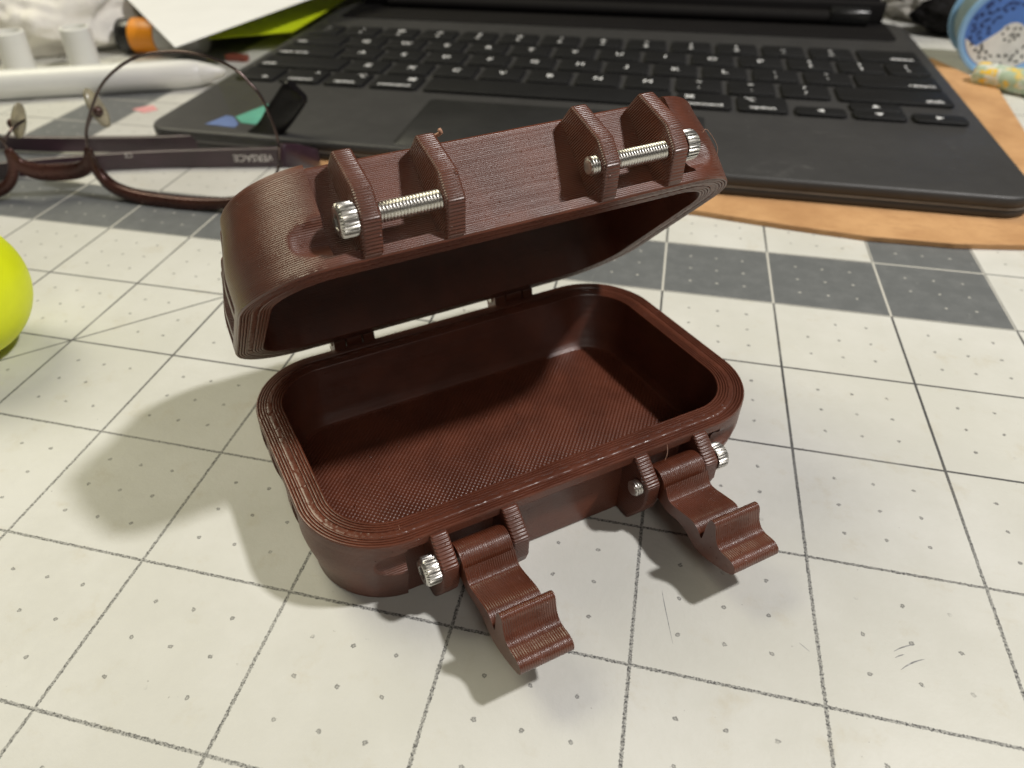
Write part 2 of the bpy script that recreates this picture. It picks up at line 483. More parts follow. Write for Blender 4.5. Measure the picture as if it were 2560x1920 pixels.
def shell(H, floor_t, bz, fil, flip):
    rings = []
    zs = [0.0, 0.08, 0.2, 0.4, 0.7, 1.0] + [1.5 + 0.45 * i for i in range(int((H - LIPH - 1.6) / 0.45) + 1)]
    zs = [z for z in zs if z < H - LIPH - 0.1] + [H - LIPH - 0.03, H - LIPH + 0.03, H - 0.9, H - 0.30]
    for z in zs: rings.append([(wall_inset(*p, z, H, bz, fil, (1.62 - 0.8 * p[3] * p[3] * (p[3] < 0)) if flip else 1.62), z) for p in PER])
    r0 = len(rings)
    # rim: beads of extrusion left on the top face
    prof = []
    d = 0.04
    for k in range(4): prof += [(d, -0.24), (d + 0.09, -0.03), (d + 0.22, 0.0), (d + 0.35, -0.03)]; d += 0.44
    prof.append((d, -0.16))
    z1 = len(prof)
    for k in range(4): prof.append((d + 0.14 + 0.22 * k, None)); 
    d += 0.95
    for k in range(4): prof += [(d, -0.24), (d + 0.09, -0.03), (d + 0.22, 0.0), (d + 0.35, -0.03)]; d += 0.44
    prof.append((d, -0.15))
    rnd = random.Random(3)
    ph = [rnd.uniform(0, 6) for _ in PER]
    acc = 0.0; arc = []
    for i, p in enumerate(PER):
        arc.append(acc); q = PER[(i + 1) % len(PER)]; acc += math.hypot(q[0] - p[0], q[1] - p[1])
    for k, (dd, dz) in enumerate(prof):
        if dz is None:
            rings.append([(dd + 0.05 * math.sin(arc[i] * 2.1), H - 0.10 + 0.085 * math.sin(arc[i] * TAU / 1.25 + k * 1.7 + 0.8 * math.sin(arc[i] * 0.31)) * (0.6 + 0.4 * math.sin(ph[i]))) for i in range(len(PER))])
        else: rings.append([(dd, H + dz + 0.012 * math.sin(ph[i] + k)) for i in range(len(PER))])
    r1 = len(rings)
    # inside wall down to the floor
    for dd, z in ((4.52, H - 0.6), (4.6, H - 2), (4.75, H * 0.6), (4.95, floor_t + 2.4), (5.15, floor_t + 1.1), (5.55, floor_t + 0.35), (6.2, floor_t)):
        rings.append([(dd, z)] * len(PER))
    verts = []; faces = []; n = len(PER)
    for r in rings:
        for (x, y, nx, ny), (dd, z) in zip(PER, r):
            verts.append((x - nx * dd, y - ny * dd, (H - z) if flip else z))
    for i in range(len(rings) - 1):
        for k in range(n): faces.append((i * n + k, i * n + (k + 1) % n, (i + 1) * n + (k + 1) % n, (i + 1) * n + k))
    faces.append(tuple(range(n))); faces.append(tuple((len(rings) - 1) * n + k for k in range(n)))
    return verts, faces, (r0 * n, r1 * n)

HB, HLID = 13.8, 14.4
v, f, rim = shell(HB, 1.2, 9.1, 0.5, False)
def rim_material(o, rim):
    o.data.materials.append(PLA_T)
    for pl in o.data.polygons:
        if min(pl.vertices) >= rim[0] and max(pl.vertices) < rim[1]: pl.material_index = 1
base = mesh('base', v, f, PLA_Z, case, smooth=True, sharp=32)
rim_material(base, rim)
def inner_outline(d, n=10):
    return rrect(-HL + d, HL - d, -HW + d, HW - d, RC - d, n)
bm = prism(inner_outline(6.0), 1.15, 1.26, 'z')
bm_obj('inner_floor', bm, PLA_D, base)
RIB_BASE = [(-21.0, 0.05), (-24.9, 0.05), (-27.9, 4.7), (-28.5, 6.4), (-28.5, 10.1), (-24.75, 13.35), (-23.6, 13.5), (-21.0, 13.0)]
RIB_LID = [(-21.0, 13.95), (-25.5, 14.25), (-28.85, 7.6), (-28.5, 3.8), (-24.75, 0.35), (-23.6, 0.25), (-21.0, 0.6)]
for a, b in RIBX: bm_obj('support_rib', prism(RIB_BASE, a, b, 'x', 0.45, 3), PLA_RIB, base, smooth=True)
# lid, turned open about the hinge pin
HINGE_Y, HINGE_Z, OPEN = 26.0, 14.4, math.radians(45.3)
lid = empty('tmp', (0, 0, 0)); bpy.data.objects.remove(lid)
v, f, rim = shell(HLID, 1.2, HLID - 4.4, 1.1, True)
# lid meshes are written in the closed case's frame (z from the parting plane), then moved to the pin
dy, dz = HINGE_Y, HINGE_Z - HB
lid = mesh('lid', [(x, y - dy, z - dz) for x, y, z in v], f, PLA_Z, case, (-0.6, HINGE_Y, HINGE_Z), (-OPEN, 0, 0), smooth=True, sharp=32)
rim_material(lid, rim)
for a, b in RIBX: bm_obj('support_rib', prism([(y - dy, z - dz) for y, z in RIB_LID], a, b, 'x', 0.45, 3), PLA_RIB, lid, smooth=True)
bm_obj('inner_ceiling', prism([(x, y - dy) for x, y in inner_outline(6.0)], HLID - 1.26 - dz, HLID - 1.15 - dz, 'z'), PLA_D, lid)
# hinge knuckles and pins behind
def cyl_x(x0, x1, y, z, r, seg=28):
    return prism([(y + r * math.cos(TAU * k / seg), z + r * math.sin(TAU * k / seg)) for k in range(seg)], x0, x1, 'x', 0.15, 1)
def knuckle(x0, x1, down, y=HINGE_Y, z=HINGE_Z):
    r = 2.1; pts = []
    s = -1 if down else 1
    for k in range(17):
        a = PI * k / 16; pts.append((y + r * math.cos(a), z - s * r * math.sin(a)))
    if down: pts += [(y - r, z - 5), (y - 3.9, z - 9), (y - 3.9, z - 3.0)] if False else [(y - r - 1.6, z - 3.0), (y - r - 1.6, z - 9.0), (y + 0.2, z - 6.5)]
    else: pts += [(y - r - 1.6, z + 1.5), (y - r - 1.6, z + 8.0), (y + 0.2, z + 6.0)]
    return prism(pts, x0, x1, 'x', 0.15, 1)
for x0, x1 in ((-22.2, -14.2), (11.6, 20.2)):
    for a, b in ((x0, x0 + 2.3), (x1 - 2.3, x1)): bm_obj('hinge_knuckle', knuckle(a, b, True), PLA_X, base, smooth=True)
    bm_obj('hinge_arm', knuckle(x0 + 2.5 + 0.6, x1 - 2.5 + 0.6, False, 0.0, 0.0), PLA_X, lid, smooth=True)
    bm_obj('hinge_pin', cyl_x(x0 - 0.3, x1 + 0.3, HINGE_Y, HINGE_Z, 0.9), STEEL, base, smooth=True)
# latches
def latch_outline():
    cy, cz, r = 26.5, 9.0, 2.55
    pts = []
    for k in range(15):                      # barrel, from underneath round the back to the front top
        a = math.radians(-75 - (285 - 42) * 0 - k * (283 / 14.0)); pts.append((cy + r * math.cos(a), cz + r * math.sin(a)))
    top = [(29.25, 10.05), (29.7, 9.1), (30.3, 8.35), (31.0, 8.05), (32.2, 8.2), (34.0, 8.6), (35.3, 8.85), (36.1, 8.85), (36.9, 8.55), (37.5, 8.1), (37.9, 7.6), (38.1, 7.45), (38.25, 7.7), (38.35, 8.6), (38.45, 10.2), (38.6, 11.5), (38.85, 12.1), (39.3, 12.4), (39.8, 12.3), (40.15, 11.8), (40.4, 10.8), (40.75, 9.8), (41.4, 9.0), (42.3, 8.7), (43.4, 8.8), (44.2, 8.75), (44.9, 8.4), (45.2, 7.8), (45.15, 7.1), (44.7, 6.6)]
    bot = [(43.6, 6.0), (41.4, 5.2), (39.4, 4.7), (37.6, 4.65), (36.2, 5.2), (34.6, 6.0), (32.8, 6.15), (31.0, 5.85), (29.6, 5.95), (28.3, 6.5)]
    fine = [(v.x, v.y) for v in smooth_path([(a, b, 0) for a, b in top + bot], 4)]
    return [(-y, z) for y, z in pts + fine]
for a, b in ((RIBX[0][1] + 0.25, RIBX[1][0] - 0.25), (RIBX[2][1] + 0.25, RIBX[3][0] - 0.25)):
    bm_obj('latch', prism(latch_outline(), a, b, 'x', 0.0), PLA_X, case, smooth=True, sharp=60)
# screws: shaft and knurled socket head, axis along x
def thread(L, r=1.3, pitch=0.45):
    seg = 20; dz = pitch / 6; n = int(L / dz); verts = []; faces = []
    for i in range(n + 1):
        z = i * dz
        for k in range(seg):
            ph = (z / pitch - k / seg) % 1.0
            h = abs(ph - 0.5) * 2
            rr = r - 0.22 * (1 - min(1.0, h * 1.5)) - (0.25 if i > n - 3 else 0)
            verts.append((z, rr * math.cos(TAU * k / seg), rr * math.sin(TAU * k / seg)))
    for i in range(n):
        for k in range(seg): faces.append((i * seg + k, i * seg + (k + 1) % seg, (i + 1) * seg + (k + 1) % seg, (i + 1) * seg + k))
    faces.append(tuple(range(seg))); faces.append(tuple(n * seg + k for k in range(seg)))
    return verts, faces
def head():
    teeth = 28; seg = teeth * 6; verts = []; faces = []
    hexr = 0.90
    def hexp(a): return hexr / math.cos((a % (PI / 3)) - PI / 6)
    prof = [('k', 0.0, -0.05), ('k', 0.12, 0), ('k', 1.75, 0), ('k', 1.95, -0.08), ('c', 2.2, 1.80), ('c', 2.28, 1.66), ('h', 2.28, 0.10), ('h', 2.16, 0), ('h', 1.1, 0)]
    for t, x, q in prof:
        for k in range(seg):
            a = TAU * k / seg
            if t == 'k':
                ph = (k % 6) / 6.0
                r = 2.18 + q - (0.16 if ph in (0.0,) else 0.07 if (k % 6) in (1, 5) else 0.0)
            elif t == 'c': r = q
            else: r = hexp(a) + q
            verts.append((-x, r * math.cos(a), r * math.sin(a)))
    n = len(prof)
    for i in range(n - 1):
        for k in range(seg): faces.append((i * seg + k, i * seg + (k + 1) % seg, (i + 1) * seg + (k + 1) % seg, (i + 1) * seg + k))
    faces.append(tuple(range(seg))); faces.append(tuple((n - 1) * seg + k for k in range(seg)))
    return verts, faces
hv, hf = head()
SHAFT = {}; head_me = None
def screw(parent, x, y, z, flip, L):
    """thread starts at the rib face x and runs inward; the head sits outside it"""
    global head_me
    if L not in SHAFT:
        s = mesh('screw', *thread(L), STEEL, parent, smooth=True, sharp=60); SHAFT[L] = s.data
    else: s = link('screw', SHAFT[L], None, parent)
    if head_me is None:
        h = mesh('screw_head', hv, hf, STEEL, s, smooth=True, sharp=28); head_me = h.data
    else: h = link('screw_head', head_me, None, s)
    s.location = Vector((x, y, z)) * S
    s.rotation_euler = (random.uniform(0, 6), 0, PI if flip else 0)
    return s
for par, y, z in ((base, BOLT_Y, 9.1), (lid, BOLT_Y - dy, 4.9 - dz)):
    screw(par, RIBX[0][0] - 0.05, y, z, False, 14.4); screw(par, RIBX[3][1] + 0.05, y, z, True, 15.6)

def string(parent, pts, r=0.05):
    mesh('stray_string', *tube(smooth_path(pts, 6), r, 5), HAIRM, parent, smooth=True, sharp=180)
string(lid, [(32.0, -21.5 - dy, 6.0 - dz), (33.4, -22.5 - dy, 8.0 - dz), (34.5, -22.2 - dy, 7.2 - dz), (35.4, -21.6 - dy, 5.2 - dz), (35.0, -21.0 - dy, 3.9 - dz)], 0.035)
string(lid, [(-10.2, -24.6 - dy, 13.9 - dz), (-9.6, -25.6 - dy, 13.8 - dz), (-9.9, -26.0 - dy, 14.1 - dz)], 0.28)
string(base, [(-27.6, -20.8, 13.75), (-28.2, -23.0, 13.4), (-29.2, -24.0, 12.4)], 0.04)
string(base, [(17.2, -23.4, 13.7), (16.2, -25.2, 12.9), (15.2, -26.0, 12.1)], 0.04)


# ------------------------------------------------------------------ kraft cardboard sheet
cb = [(-177.6, 166), (-168, 160), (-122, 158), (-110, 152.5), (-98, 149), (-60, 146.5), (6.8, 145.0), (30, 141.3), (51, 138.8), (72, 139.2), (89.3, 142.2), (104, 147), (111, 158), (113.5, 190), (114.2, 228), (119.2, 279), (118.5, 284), (112, 300), (104.5, 320), (60, 330), (-120, 330), (-177.6, 322)]
sheet = bm_obj('cardboard_sheet', prism(cb, 0.05, 1.6, 'z', 0.15, 1), CARD)
tag(sheet, 'flat kraft brown cardboard sheet under the black tablet keyboard', 'cardboard')

# ------------------------------------------------------------------ tablet keyboard
kb = empty('tablet_keyboard', (-39.75, 250, 1.65))
tag(kb, 'black tablet keyboard case open behind the brown case, letters on its keys', 'keyboard')
KX, KY, KZ = 39.75, -250.0, -1.65
def K(p): return (p[0] + KX, p[1] + KY, p[2] + KZ)
def kprism(pts, z0, z1, mat, name, parent, bev, seg=2, smooth=True):
    return bm_obj(name, prism([(x + KX, y + KY) for x, y in pts], z0 + KZ, z1 + KZ, 'z', bev, seg), mat, parent, smooth=smooth, sharp=60)
kprism(rrect(-175.2, 95.8, 156.6, 352, 9, 8), 4.5, 8.0, DECK, 'deck', kb, 1.1, 3)
kprism(rrect(-175.0, 95.6, 156.9, 352, 9, 8), 1.65, 4.3, DECK, 'underside', kb, 0.9, 3)
kprism(rrect(-175.05, 95.65, 156.85, 351.5, 8.9, 8), 4.2, 4.6, DUST, 'dusty_seam', kb, 0.0)
kprism(rrect(-87.6, 8.2, 159.2, 204.6, 2.5, 5), 7.9, 8.06, PADM, 'trackpad', kb, 0.05, 1)
FONT_CACHE = {}
def text_mesh(txt, size):
    k = (txt, size)
    if k not in FONT_CACHE:
        cu = bpy.data.curves.new('legend', 'FONT'); cu.body = txt; cu.size = size * S; cu.align_x = 'CENTER'; cu.align_y = 'CENTER'; cu.resolution_u = 3; cu.offset = 0.02 * size * S
        o = bpy.data.objects.new('legend', cu); COL.objects.link(o)
        dg = bpy.context.evaluated_depsgraph_get(); dg.update()
        me = bpy.data.meshes.new_from_object(o.evaluated_get(dg))
        bpy.data.objects.remove(o)
        FONT_CACHE[k] = me
    return FONT_CACHE[k]
KEY_CACHE = {}
def key(x0, x1, y0, y1, legends):
    w, h = round(x1 - x0, 2), round(y1 - y0, 2)
    if (w, h) not in KEY_CACHE:
        o = bm_obj('key', prism(rrect(-w / 2, w / 2, -h / 2, h / 2, 1.5, 4), 0.0, 1.15, 'z', 0.22, 2), KEYM, kb, smooth=True, sharp=60); KEY_CACHE[(w, h)] = o.data
    else: o = link('key', KEY_CACHE[(w, h)], None, kb)
    o.location = Vector(K(((x0 + x1) / 2, (y0 + y1) / 2, 8.02))) * S
    for txt, dx, dy, size in legends:
        lg = link('legend', text_mesh(txt, size), LEGEND, o)
        lg.location = Vector((dx, dy, 1.175)) * S
P_, KW = 18.45, 16.0
rows = {0: (282.0, 297.0), 1: (264.5, 279.5), 2: (247.2, 262.2), 3: (229.4, 244.6), 4: (211.5, 226.9)}
def letters(row, first, chars):
    y0, y1 = rows[row]
    for i, c in enumerate(chars):
        x = first + P_ * i
        if isinstance(c, tuple): lg = [(c[0], 0, 3.0, 3.6), (c[1], 0, -2.6, 3.6)]
        else: lg = [(c, 0, 0, 4.6)]
        key(x - KW / 2, x + KW / 2, y0, y1, lg)
letters(0, -145.4, [('!', '1'), ('@', '2'), ('#', '3'), ('$', '4'), ('%', '5'), ('^', '6'), ('&', '7'), ('*', '8'), ('(', '9'), (')', '0'), ('_', '-'), ('+', '=')])
key(-169.5, -155.6, *rows[0], [('~', 0, 3, 3.6), ('`', 0, -2.6, 3.6)])
key(68.0, 90.0, *rows[0], [('delete', 4.2, -4.6, 3.4)])
letters(1, -136.8, list('QWERTYUIOP') + [('{', '['), ('}', ']')])
key(-169.5, -147.0, *rows[1], [('tab', -7.0, -4.6, 3.4)])
key(75.6, 90.0, *rows[1], [('|', 0, 3, 3.4), ('\\', 0, -2.6, 3.8)])
letters(2, -132.3, list('ASDFGHJKL') + [(':', ';'), ('"', "'")])
key(-169.5, -142.4, *rows[2], [('caps lock', -5.6, -4.6, 3.4)])
key(62.1, 90.0, *rows[2], [('return', 7.6, -4.6, 3.4)])
letters(3, -123.3, list('ZXCVBNM') + [('<', ','), ('>', '.'), ('?', '/')])
key(-169.5, -133.4, *rows[3], [('shift', -13, -4.6, 3.4)])
key(53.4, 90.0, *rows[3], [('shift', 12.5, -4.6, 3.4)])
y0, y1 = rows[4]
key(-169.5, -153.4, y0, y1, [('fn', 3.5, -4.4, 3.2)])
key(-151.2, -135.0, y0, y1, [('control', 0, -4.6, 3.2), ('^', 4, 3.4, 4)])
key(-132.8, -116.9, y0, y1, [('option', 0, -4.6, 3.2), ('\u2325', 4, 3.4, 4)])
key(-114.2, -95.8, y0, y1, [('command', 0, -4.6, 3.2), ('\u2318', 5, 2.8, 4)])
key(-93.0, -3.6, y0, y1, [])
key(-1.4, 16.9, y0, y1, [('command', 0, -4.6, 3.2), ('\u2318', -5, 2.8, 4)])
key(19.0, 35.2, y0, y1, [('option', 0, -4.6, 3.2), ('\u2325', -4, 3.4, 4)])
ym = (y0 + y1) / 2
key(37.6, 53.6, y0, ym - 0.3, [('\u25c0', 0, 0, 2.8)])
key(55.9, 72.0, y0, ym - 0.3, [('\u25bc', 0, 0, 2.8)])
key(55.9, 72.0, ym + 0.3, y1, [('\u25b2', 0, 0, 2.8)])
key(74.2, 90.2, y0, ym - 0.3, [('\u25b6', 0, 0, 2.8)])
# hinge bar and tablet, leaning back
kprism(rrect(-168, 88, 318, 352, 4, 4), 7.95, 8.5, DARK, 'shade_strip', kb, 0.2, 1)  # dark strip laid over the deck's back, standing in for shade
bm_obj('hinge_barrel', cyl_x(-150 + KX, 62 + KX, 343 + KY, 11.2 + KZ, 3.2, 24), DARK, kb, smooth=True)
bm_obj('hinge_end', prism([(y + KY, z + KZ) for y, z in rrect(339.5, 350, 8.2, 15.6, 2.4, 5)], 62.2 + KX, 79 + KX, 'x', 0.6, 2), BLACKP, kb, smooth=True)
bm_obj('hinge_back', prism([(y + KY, z + KZ) for y, z in rrect(346.5, 351.5, 8.2, 17.5, 1.2, 4)], -165 + KX, 86 + KX, 'x', 0.3, 2), DARK, kb, smooth=True)
t = bm_obj('tablet', prism(rrect(-124, 124, -3, 3, 1.5, 4), 0, 175, 'z', 0.6, 2), SCREEN, kb, (0 + KX - 39.75, 352 + KY, 14.2 + KZ), (math.radians(-22), 0, 0), smooth=True)

# ------------------------------------------------------------------ flat colour patches; teal and blue imitate a lens reflection
def tab(name, pts, z, mat, label):  # flat colour patch; the teal and blue ones imitate a lens reflection
    o = bm_obj(name, prism(pts, z, z + 0.15, 'z'), mat); return tag(o, label, 'colour patch')
tab('colour_patch', [(-148.6, 172.2), (-143.5, 186.5), (-134.5, 184.5), (-136.4, 166.5), (-143.6, 167.0)], 8.02, TEALN, 'teal patch on the keyboard, imitating a reflection in the eyeglass lens')
tab('colour_patch', [(-155.3, 163.3), (-152.3, 172.8), (-149.2, 172.0), (-144.2, 166.0), (-143.8, 162.5)], 8.02, BLUEN, 'blue patch imitating a lens reflection, left of the teal one')
tab('colour_patch', [(-206, 193.5), (-200.5, 199.5), (-195.5, 195), (-199, 190.5)], 0.02, PINKN, 'small pink patch on the mat, seen through the eyeglass lens')

# ------------------------------------------------------------------ eyeglasses, upside down on the mat
gl = empty('eyeglasses', (-170, 128, 0))
tag(gl, 'brown and purple half-rim eyeglasses lying upside down on the mat', 'eyeglasses')
def G(v): return [(p[0] + 170, p[1] - 128, p[2]) for p in v]
def gmesh(name, vf, mat, parent=None, smooth=True, sharp=50):
    return mesh(name, G(vf[0]), vf[1], mat, parent or gl, smooth=smooth, sharp=sharp)
YL = 118.0
LO = [(-166.6, 15.4), (-165.9, 9.9), (-162.3, 5.4), (-155.0, 3.3), (-145.8, 2.8), (-134.5, 3.0), (-122, 4.4), (-112.5, 7.8), (-106.8, 13.5), (-105.1, 22.0), (-107.3, 32.5), (-110.3, 37.0), (-114.3, 40.8), (-121.6, 43.3), (-129.9, 43.9), (-140.0, 42.3), (-148.0, 38.8), (-155.2, 33.6), (-161.2, 26.5), (-165.2, 20.5)]
def closed(pts, n=6):
    P = [Vector((p[0], p[1], 0)) for p in pts]; m = len(P); out = []
    for i in range(m):
        p0, p1, p2, p3 = P[i - 1], P[i], P[(i + 1) % m], P[(i + 2) % m]
        for k in range(n):
            t = k / n; q = 0.5 * ((2 * p1) + (p2 - p0) * t + (2 * p0 - 5 * p1 + 4 * p2 - p3) * t * t + (3 * p1 - p0 - 3 * p2 + p3) * t ** 3)
            out.append((q.x, q.y))
    return out
OUT = closed(LO)
def right3(p, dy=0.0): return Vector((p[0], YL + dy - 0.0025 * (p[0] + 136) ** 2 * -1 * 0.6, p[1]))
NX = -178.6
def left3(p, dy=0.0):
    u = (2 * NX - p[0]) - (NX)            # distance left of the bridge (negative)
    a = math.radians(24)
    return Vector((NX + u * math.cos(a), YL + 0.5 + u * math.sin(a) + dy, p[1]))
def lens(fn):
    n = len(OUT); vs = [fn(p, -0.8) for p in OUT] + [fn(p, 0.8) for p in OUT]
    fs = [tuple(range(n)), tuple(range(n, 2 * n))[::-1]] + [(i, (i + 1) % n, n + (i + 1) % n, n + i) for i in range(n)]
    return vs, fs
for fn in (right3, left3):
    gmesh('lens', lens(fn), LENS, smooth=False)
    path = [fn(p) for p in OUT] + [fn(OUT[0])]
    gmesh('lens_rim', tube(path, 0.42, 8, False), RIM)
    lo = [p for p in OUT if p[1] < 18]
    k0 = [i for i, p in enumerate(OUT) if p[1] < 16]
    # thick brow bar along the edge that rests on the mat
    idx = list(range(0, 6 * 8 + 1))
    bar = [fn((OUT[i][0] * 1.0, OUT[i][1] - 1.1), 0.0) for i in idx]
    rad = [0.55 + 0.75 * math.sin(PI * min(1, (j + 4) / (len(bar) + 2))) for j in range(len(bar))]
    gmesh('brow_bar', tube(bar, [r * 1.0 for r in rad], 10, True, sq=(2.6, 2.9)), FRAME)
br = smooth_path([right3((-166.5, 15.5)), right3((-168.0, 10.8)), right3((-172.5, 8.0)), (NX, YL + 0.3, 7.4), left3((-172.5, 8.0)), left3((-168.0, 10.8)), left3((-166.5, 15.5))], 8)
n = len(br)
gmesh('bridge', tube(br, [0.35 + 0.75 * math.sin(PI * i / (n - 1)) ** 0.6 for i in range(n)], 12, True, sq=(2.6, 4.6)), FRAME)
for fn, sgn in ((right3, 1), (left3, -1)):
    a = fn((-165.4, 24.0)) ; b = fn((-162.0, 24.5), 4.0)
    pad = bmesh.new(); bmesh.ops.create_uvsphere(pad, u_segments=16, v_segments=10, radius=1.0)
    c = fn((-163.2, 25.5), 5.0) if sgn > 0 else Vector((-190.6, 122.5, 20.5))
    bmesh.ops.transform(pad, matrix=Matrix.Translation(c + Vector((170, -128, 0))) @ Matrix.Rotation(math.radians(-20 * sgn), 4, 'Y') @ Matrix.Diagonal((1.3, 3.0, 5.8, 1)), verts=pad.verts)
    pd = bm_obj('nose_pad', pad, NOSE, gl, smooth=True, sharp=180)
    gmesh('pad_arm', tube(smooth_path([fn((-166.0, 17.0)), fn((-167.5, 20.0), 3.0), c + Vector((1.0 * -sgn, 1.0, 0)), c], 6), 0.45, 8), RIM, pd)
    dt = bmesh.new(); bmesh.ops.create_uvsphere(dt, u_segments=12, v_segments=8, radius=1.5)
    bmesh.ops.translate(dt, vec=c + Vector((171.2 if sgn > 0 else 168.8, -129.5, -0.4)), verts=dt.verts)
    bm_obj('pad_screw', dt, FRAME, pd, smooth=True, sharp=180)
# temples folded behind
def ribbon(path, h0, h1, th, mat, name, parent=gl):
    """upright band: bottom path, heights, thickness"""
    P = [Vector(p) for p in path]; n = len(P); vs = []; fs = []
    for i, p in enumerate(P):
        t = (P[min(i + 1, n - 1)] - P[max(i - 1, 0)]); t.z = 0; t.normalize(); nn = Vector((-t.y, t.x, 0))
        h = h0 + (h1 - h0) * i / (n - 1)
        for s_, z in ((-1, 0.25), (-1, h - 0.25), (-0.6, h), (0.6, h), (1, h - 0.25), (1, 0.25), (0.6, 0), (-0.6, 0)): vs.append(p + nn * (th / 2 * s_) + Vector((0, 0, z)))
    for i in range(n - 1):
        for k in range(8): fs.append((i * 8 + k, i * 8 + (k + 1) % 8, (i + 1) * 8 + (k + 1) % 8, (i + 1) * 8 + k))
    fs += [tuple(range(8)), tuple((n - 1) * 8 + k for k in range(8))]
    return gmesh(name, (vs, fs), mat, parent)
ptr = smooth_path([(-114, 155, 0.1), (-130, 151.5, 0.1), (-149, 147, 0.1), (-165, 142.8, 0.1), (-185, 135.8, 0.1), (-208, 125.5, 0.1), (-240, 108, 0.1), (-262, 96, 0.1)], 6)
tr = ribbon(ptr, 6.6, 4.4, 1.7, TEMPLE, 'temple')
ptl = smooth_path([(-258, 137, 1.0), (-232, 143.5, 1.0), (-209, 146, 1.0), (-185, 150.5, 1.0), (-165, 155, 1.0), (-152, 159, 1.2)], 6)
tl = ribbon(ptl, 4.8, 5.6, 1.7, TEMPLE, 'temple')
hook = smooth_path([(-151.5, 159, 3.4), (-141, 160, 3.6), (-131.5, 160.5, 8.0), (-124.5, 160.5, 15.0), (-117.6, 160, 22.8)], 6)
gmesh('temple_tip', tube(hook, [0.42 + 0.58 * min(1.0, i / 17.0) for i in range(len(hook) - 2)] + [0.97, 0.80], 16, True, sq=(3.6, 9.2)), TIP, tl)
# end piece at the right, from the lens corner back to the folded temple
ep = smooth_path([right3((-105.6, 18.0)), (-103.6, 126, 15.5), (-104.5, 138, 9.5), (-110, 150, 4.8), (-114.5, 154.5, 3.4)], 6)
gmesh('end_piece', tube(ep, [0.6] + [1.0] * (len(ep) - 1), 12, True, sq=(2.6, 6.6)), TEMPLE)
lp_ = [left3((-105.6, 18.0)), left3((-104, 18), 12), (-262, 118, 5), (-260, 134, 3.4)]
gmesh('end_piece', tube(smooth_path(lp_, 6), 1.0, 12, True, sq=(2.6, 6.0)), TEMPLE)
# flat lettering on the folded right temple (upside down, as the glasses are)
def temple_text(txt, size, i0, along, z):
    a, b = ptr[i0], ptr[i0 + 6]
    d = (b - a).normalized(); p = a + d * along
    nn = Vector((d.y, -d.x, 0)).normalized()
    if nn.y > 0: nn = -nn
    o = link('lettering', text_mesh(txt, size).copy(), TEXTW, tr)
    xa = d if True else -d                     # text runs from right to left
    ya = Vector((0, 0, -1))                    # and stands on its head
    za = xa.cross(ya)
    M = Matrix((xa, ya, za)).transposed().to_4x4()
    pos = p + za.normalized() * 0.9
    M.translation = (Vector((pos.x + 170, pos.y - 128, z))) * S
    o.matrix_local = M
    return o
temple_text('VERSACE', 3.2, 6, 2.0, 3.4)
temple_text('CE', 2.2, 18, 6.0, 5.0)

# ------------------------------------------------------------------ white stylus
d2 = Vector((-192.0 + 263.0, 221.2 - 191.0, 0)).normalized()
tipp = Vector((-184.0, 228.6, 5.6))
st = empty('stylus_pen', tipp - d2 * 60 - Vector((0, 0, 5.6)), math.atan2(d2.y, d2.x))
tag(st, 'thick white stylus pen with a tapered tip, lying behind the eyeglasses', 'stylus')
ROTX = Matrix.Rotation(PI / 2, 4, 'Y')
def along_x(prof): return place(lathe(prof, 40), Matrix.Translation((0, 0, 5.6)) @ ROTX)
mesh('body', *along_x([(0.5, -110), (5.2, -109.5), (5.6, -108.5), (5.6, 40), (5.55, 43), (5.2, 47.0), (4.55, 50.5), (4.4, 50.7)]), WHITEP, st, smooth=True, sharp=40)
mesh('tip', *along_x([(4.3, 50.75), (4.35, 51.0), (3.4, 54.5), (2.1, 58.4), (1.3, 60.0), (0.6, 60.6), (0.1, 60.8)]), WHITEP, st, smooth=True, sharp=40)
# two short white caps behind it
def cap(x, y, r, h, label):
    v = lathe([(r, 0), (r, h - 0.5), (r - 0.5, h), (r - 1.3, h), (r - 1.4, h - 5), (0.1, h - 5)], 40)
    o = mesh('white_cap', v[0], v[1], WHITEP, None, (x, y, 0.02), smooth=True, sharp=40)
    return tag(o, label, 'cap', 'short white caps behind the stylus')
cap(-283.0, 226.5, 6.4, 17.5, 'short white round cap at the left photo edge, behind the stylus')
cap(-257.5, 237.0, 6.4, 18.0, 'short white round cap standing right of its twin, in front of white cloth')

# ------------------------------------------------------------------ crumpled cloths
def lump(name, c, rad, seed, mat, folds=0.16, low=0.94):
    bm = bmesh.new(); bmesh.ops.create_icosphere(bm, subdivisions=6, radius=1.0)
    from mathutils import noise
    for v in bm.verts:
        p = v.co.normalized(); q = p * 1.3 + Vector((seed, 0, 0))
        q = q + 0.35 * noise.noise_vector(p * 2.2 + Vector((0, 0, seed)))
        w = noise.ridged_multi_fractal(q, 0.9, 2.1, 4, 1.0, 2.0) if hasattr(noise, 'ridged_multi_fractal') else noise.noise(q)
        k = 1 + folds * (w - 1.0) * 0.5 + 0.10 * noise.noise(p * 3.3 + Vector((0, seed, 0))) - 0.06 * abs(noise.noise(q * 3.5)) - 0.015 * abs(noise.noise(q * 9))
        v.co = Vector((p.x * rad[0] * k, p.y * rad[1] * k, max(-rad[2] * low, p.z * rad[2] * k)))
    o = bm_obj(name, bm, mat, None, (c[0], c[1], rad[2] * low + 0.05), smooth=True, sharp=180)
    return o
tag(lump('crumpled_cloth', (-326, 286), (66, 50, 36), 3.1, CLOTH, 0.22, 0.30), 'crumpled white cloth bundle at the upper left behind the caps', 'cloth')
tag(lump('black_lump', (131, 371), (27, 13, 9.5), 5.5, DARK, 0.12), 'small black lump between the grey cloth and the blue spool', 'pouch')  # plain black mass filling the dark area near the spool
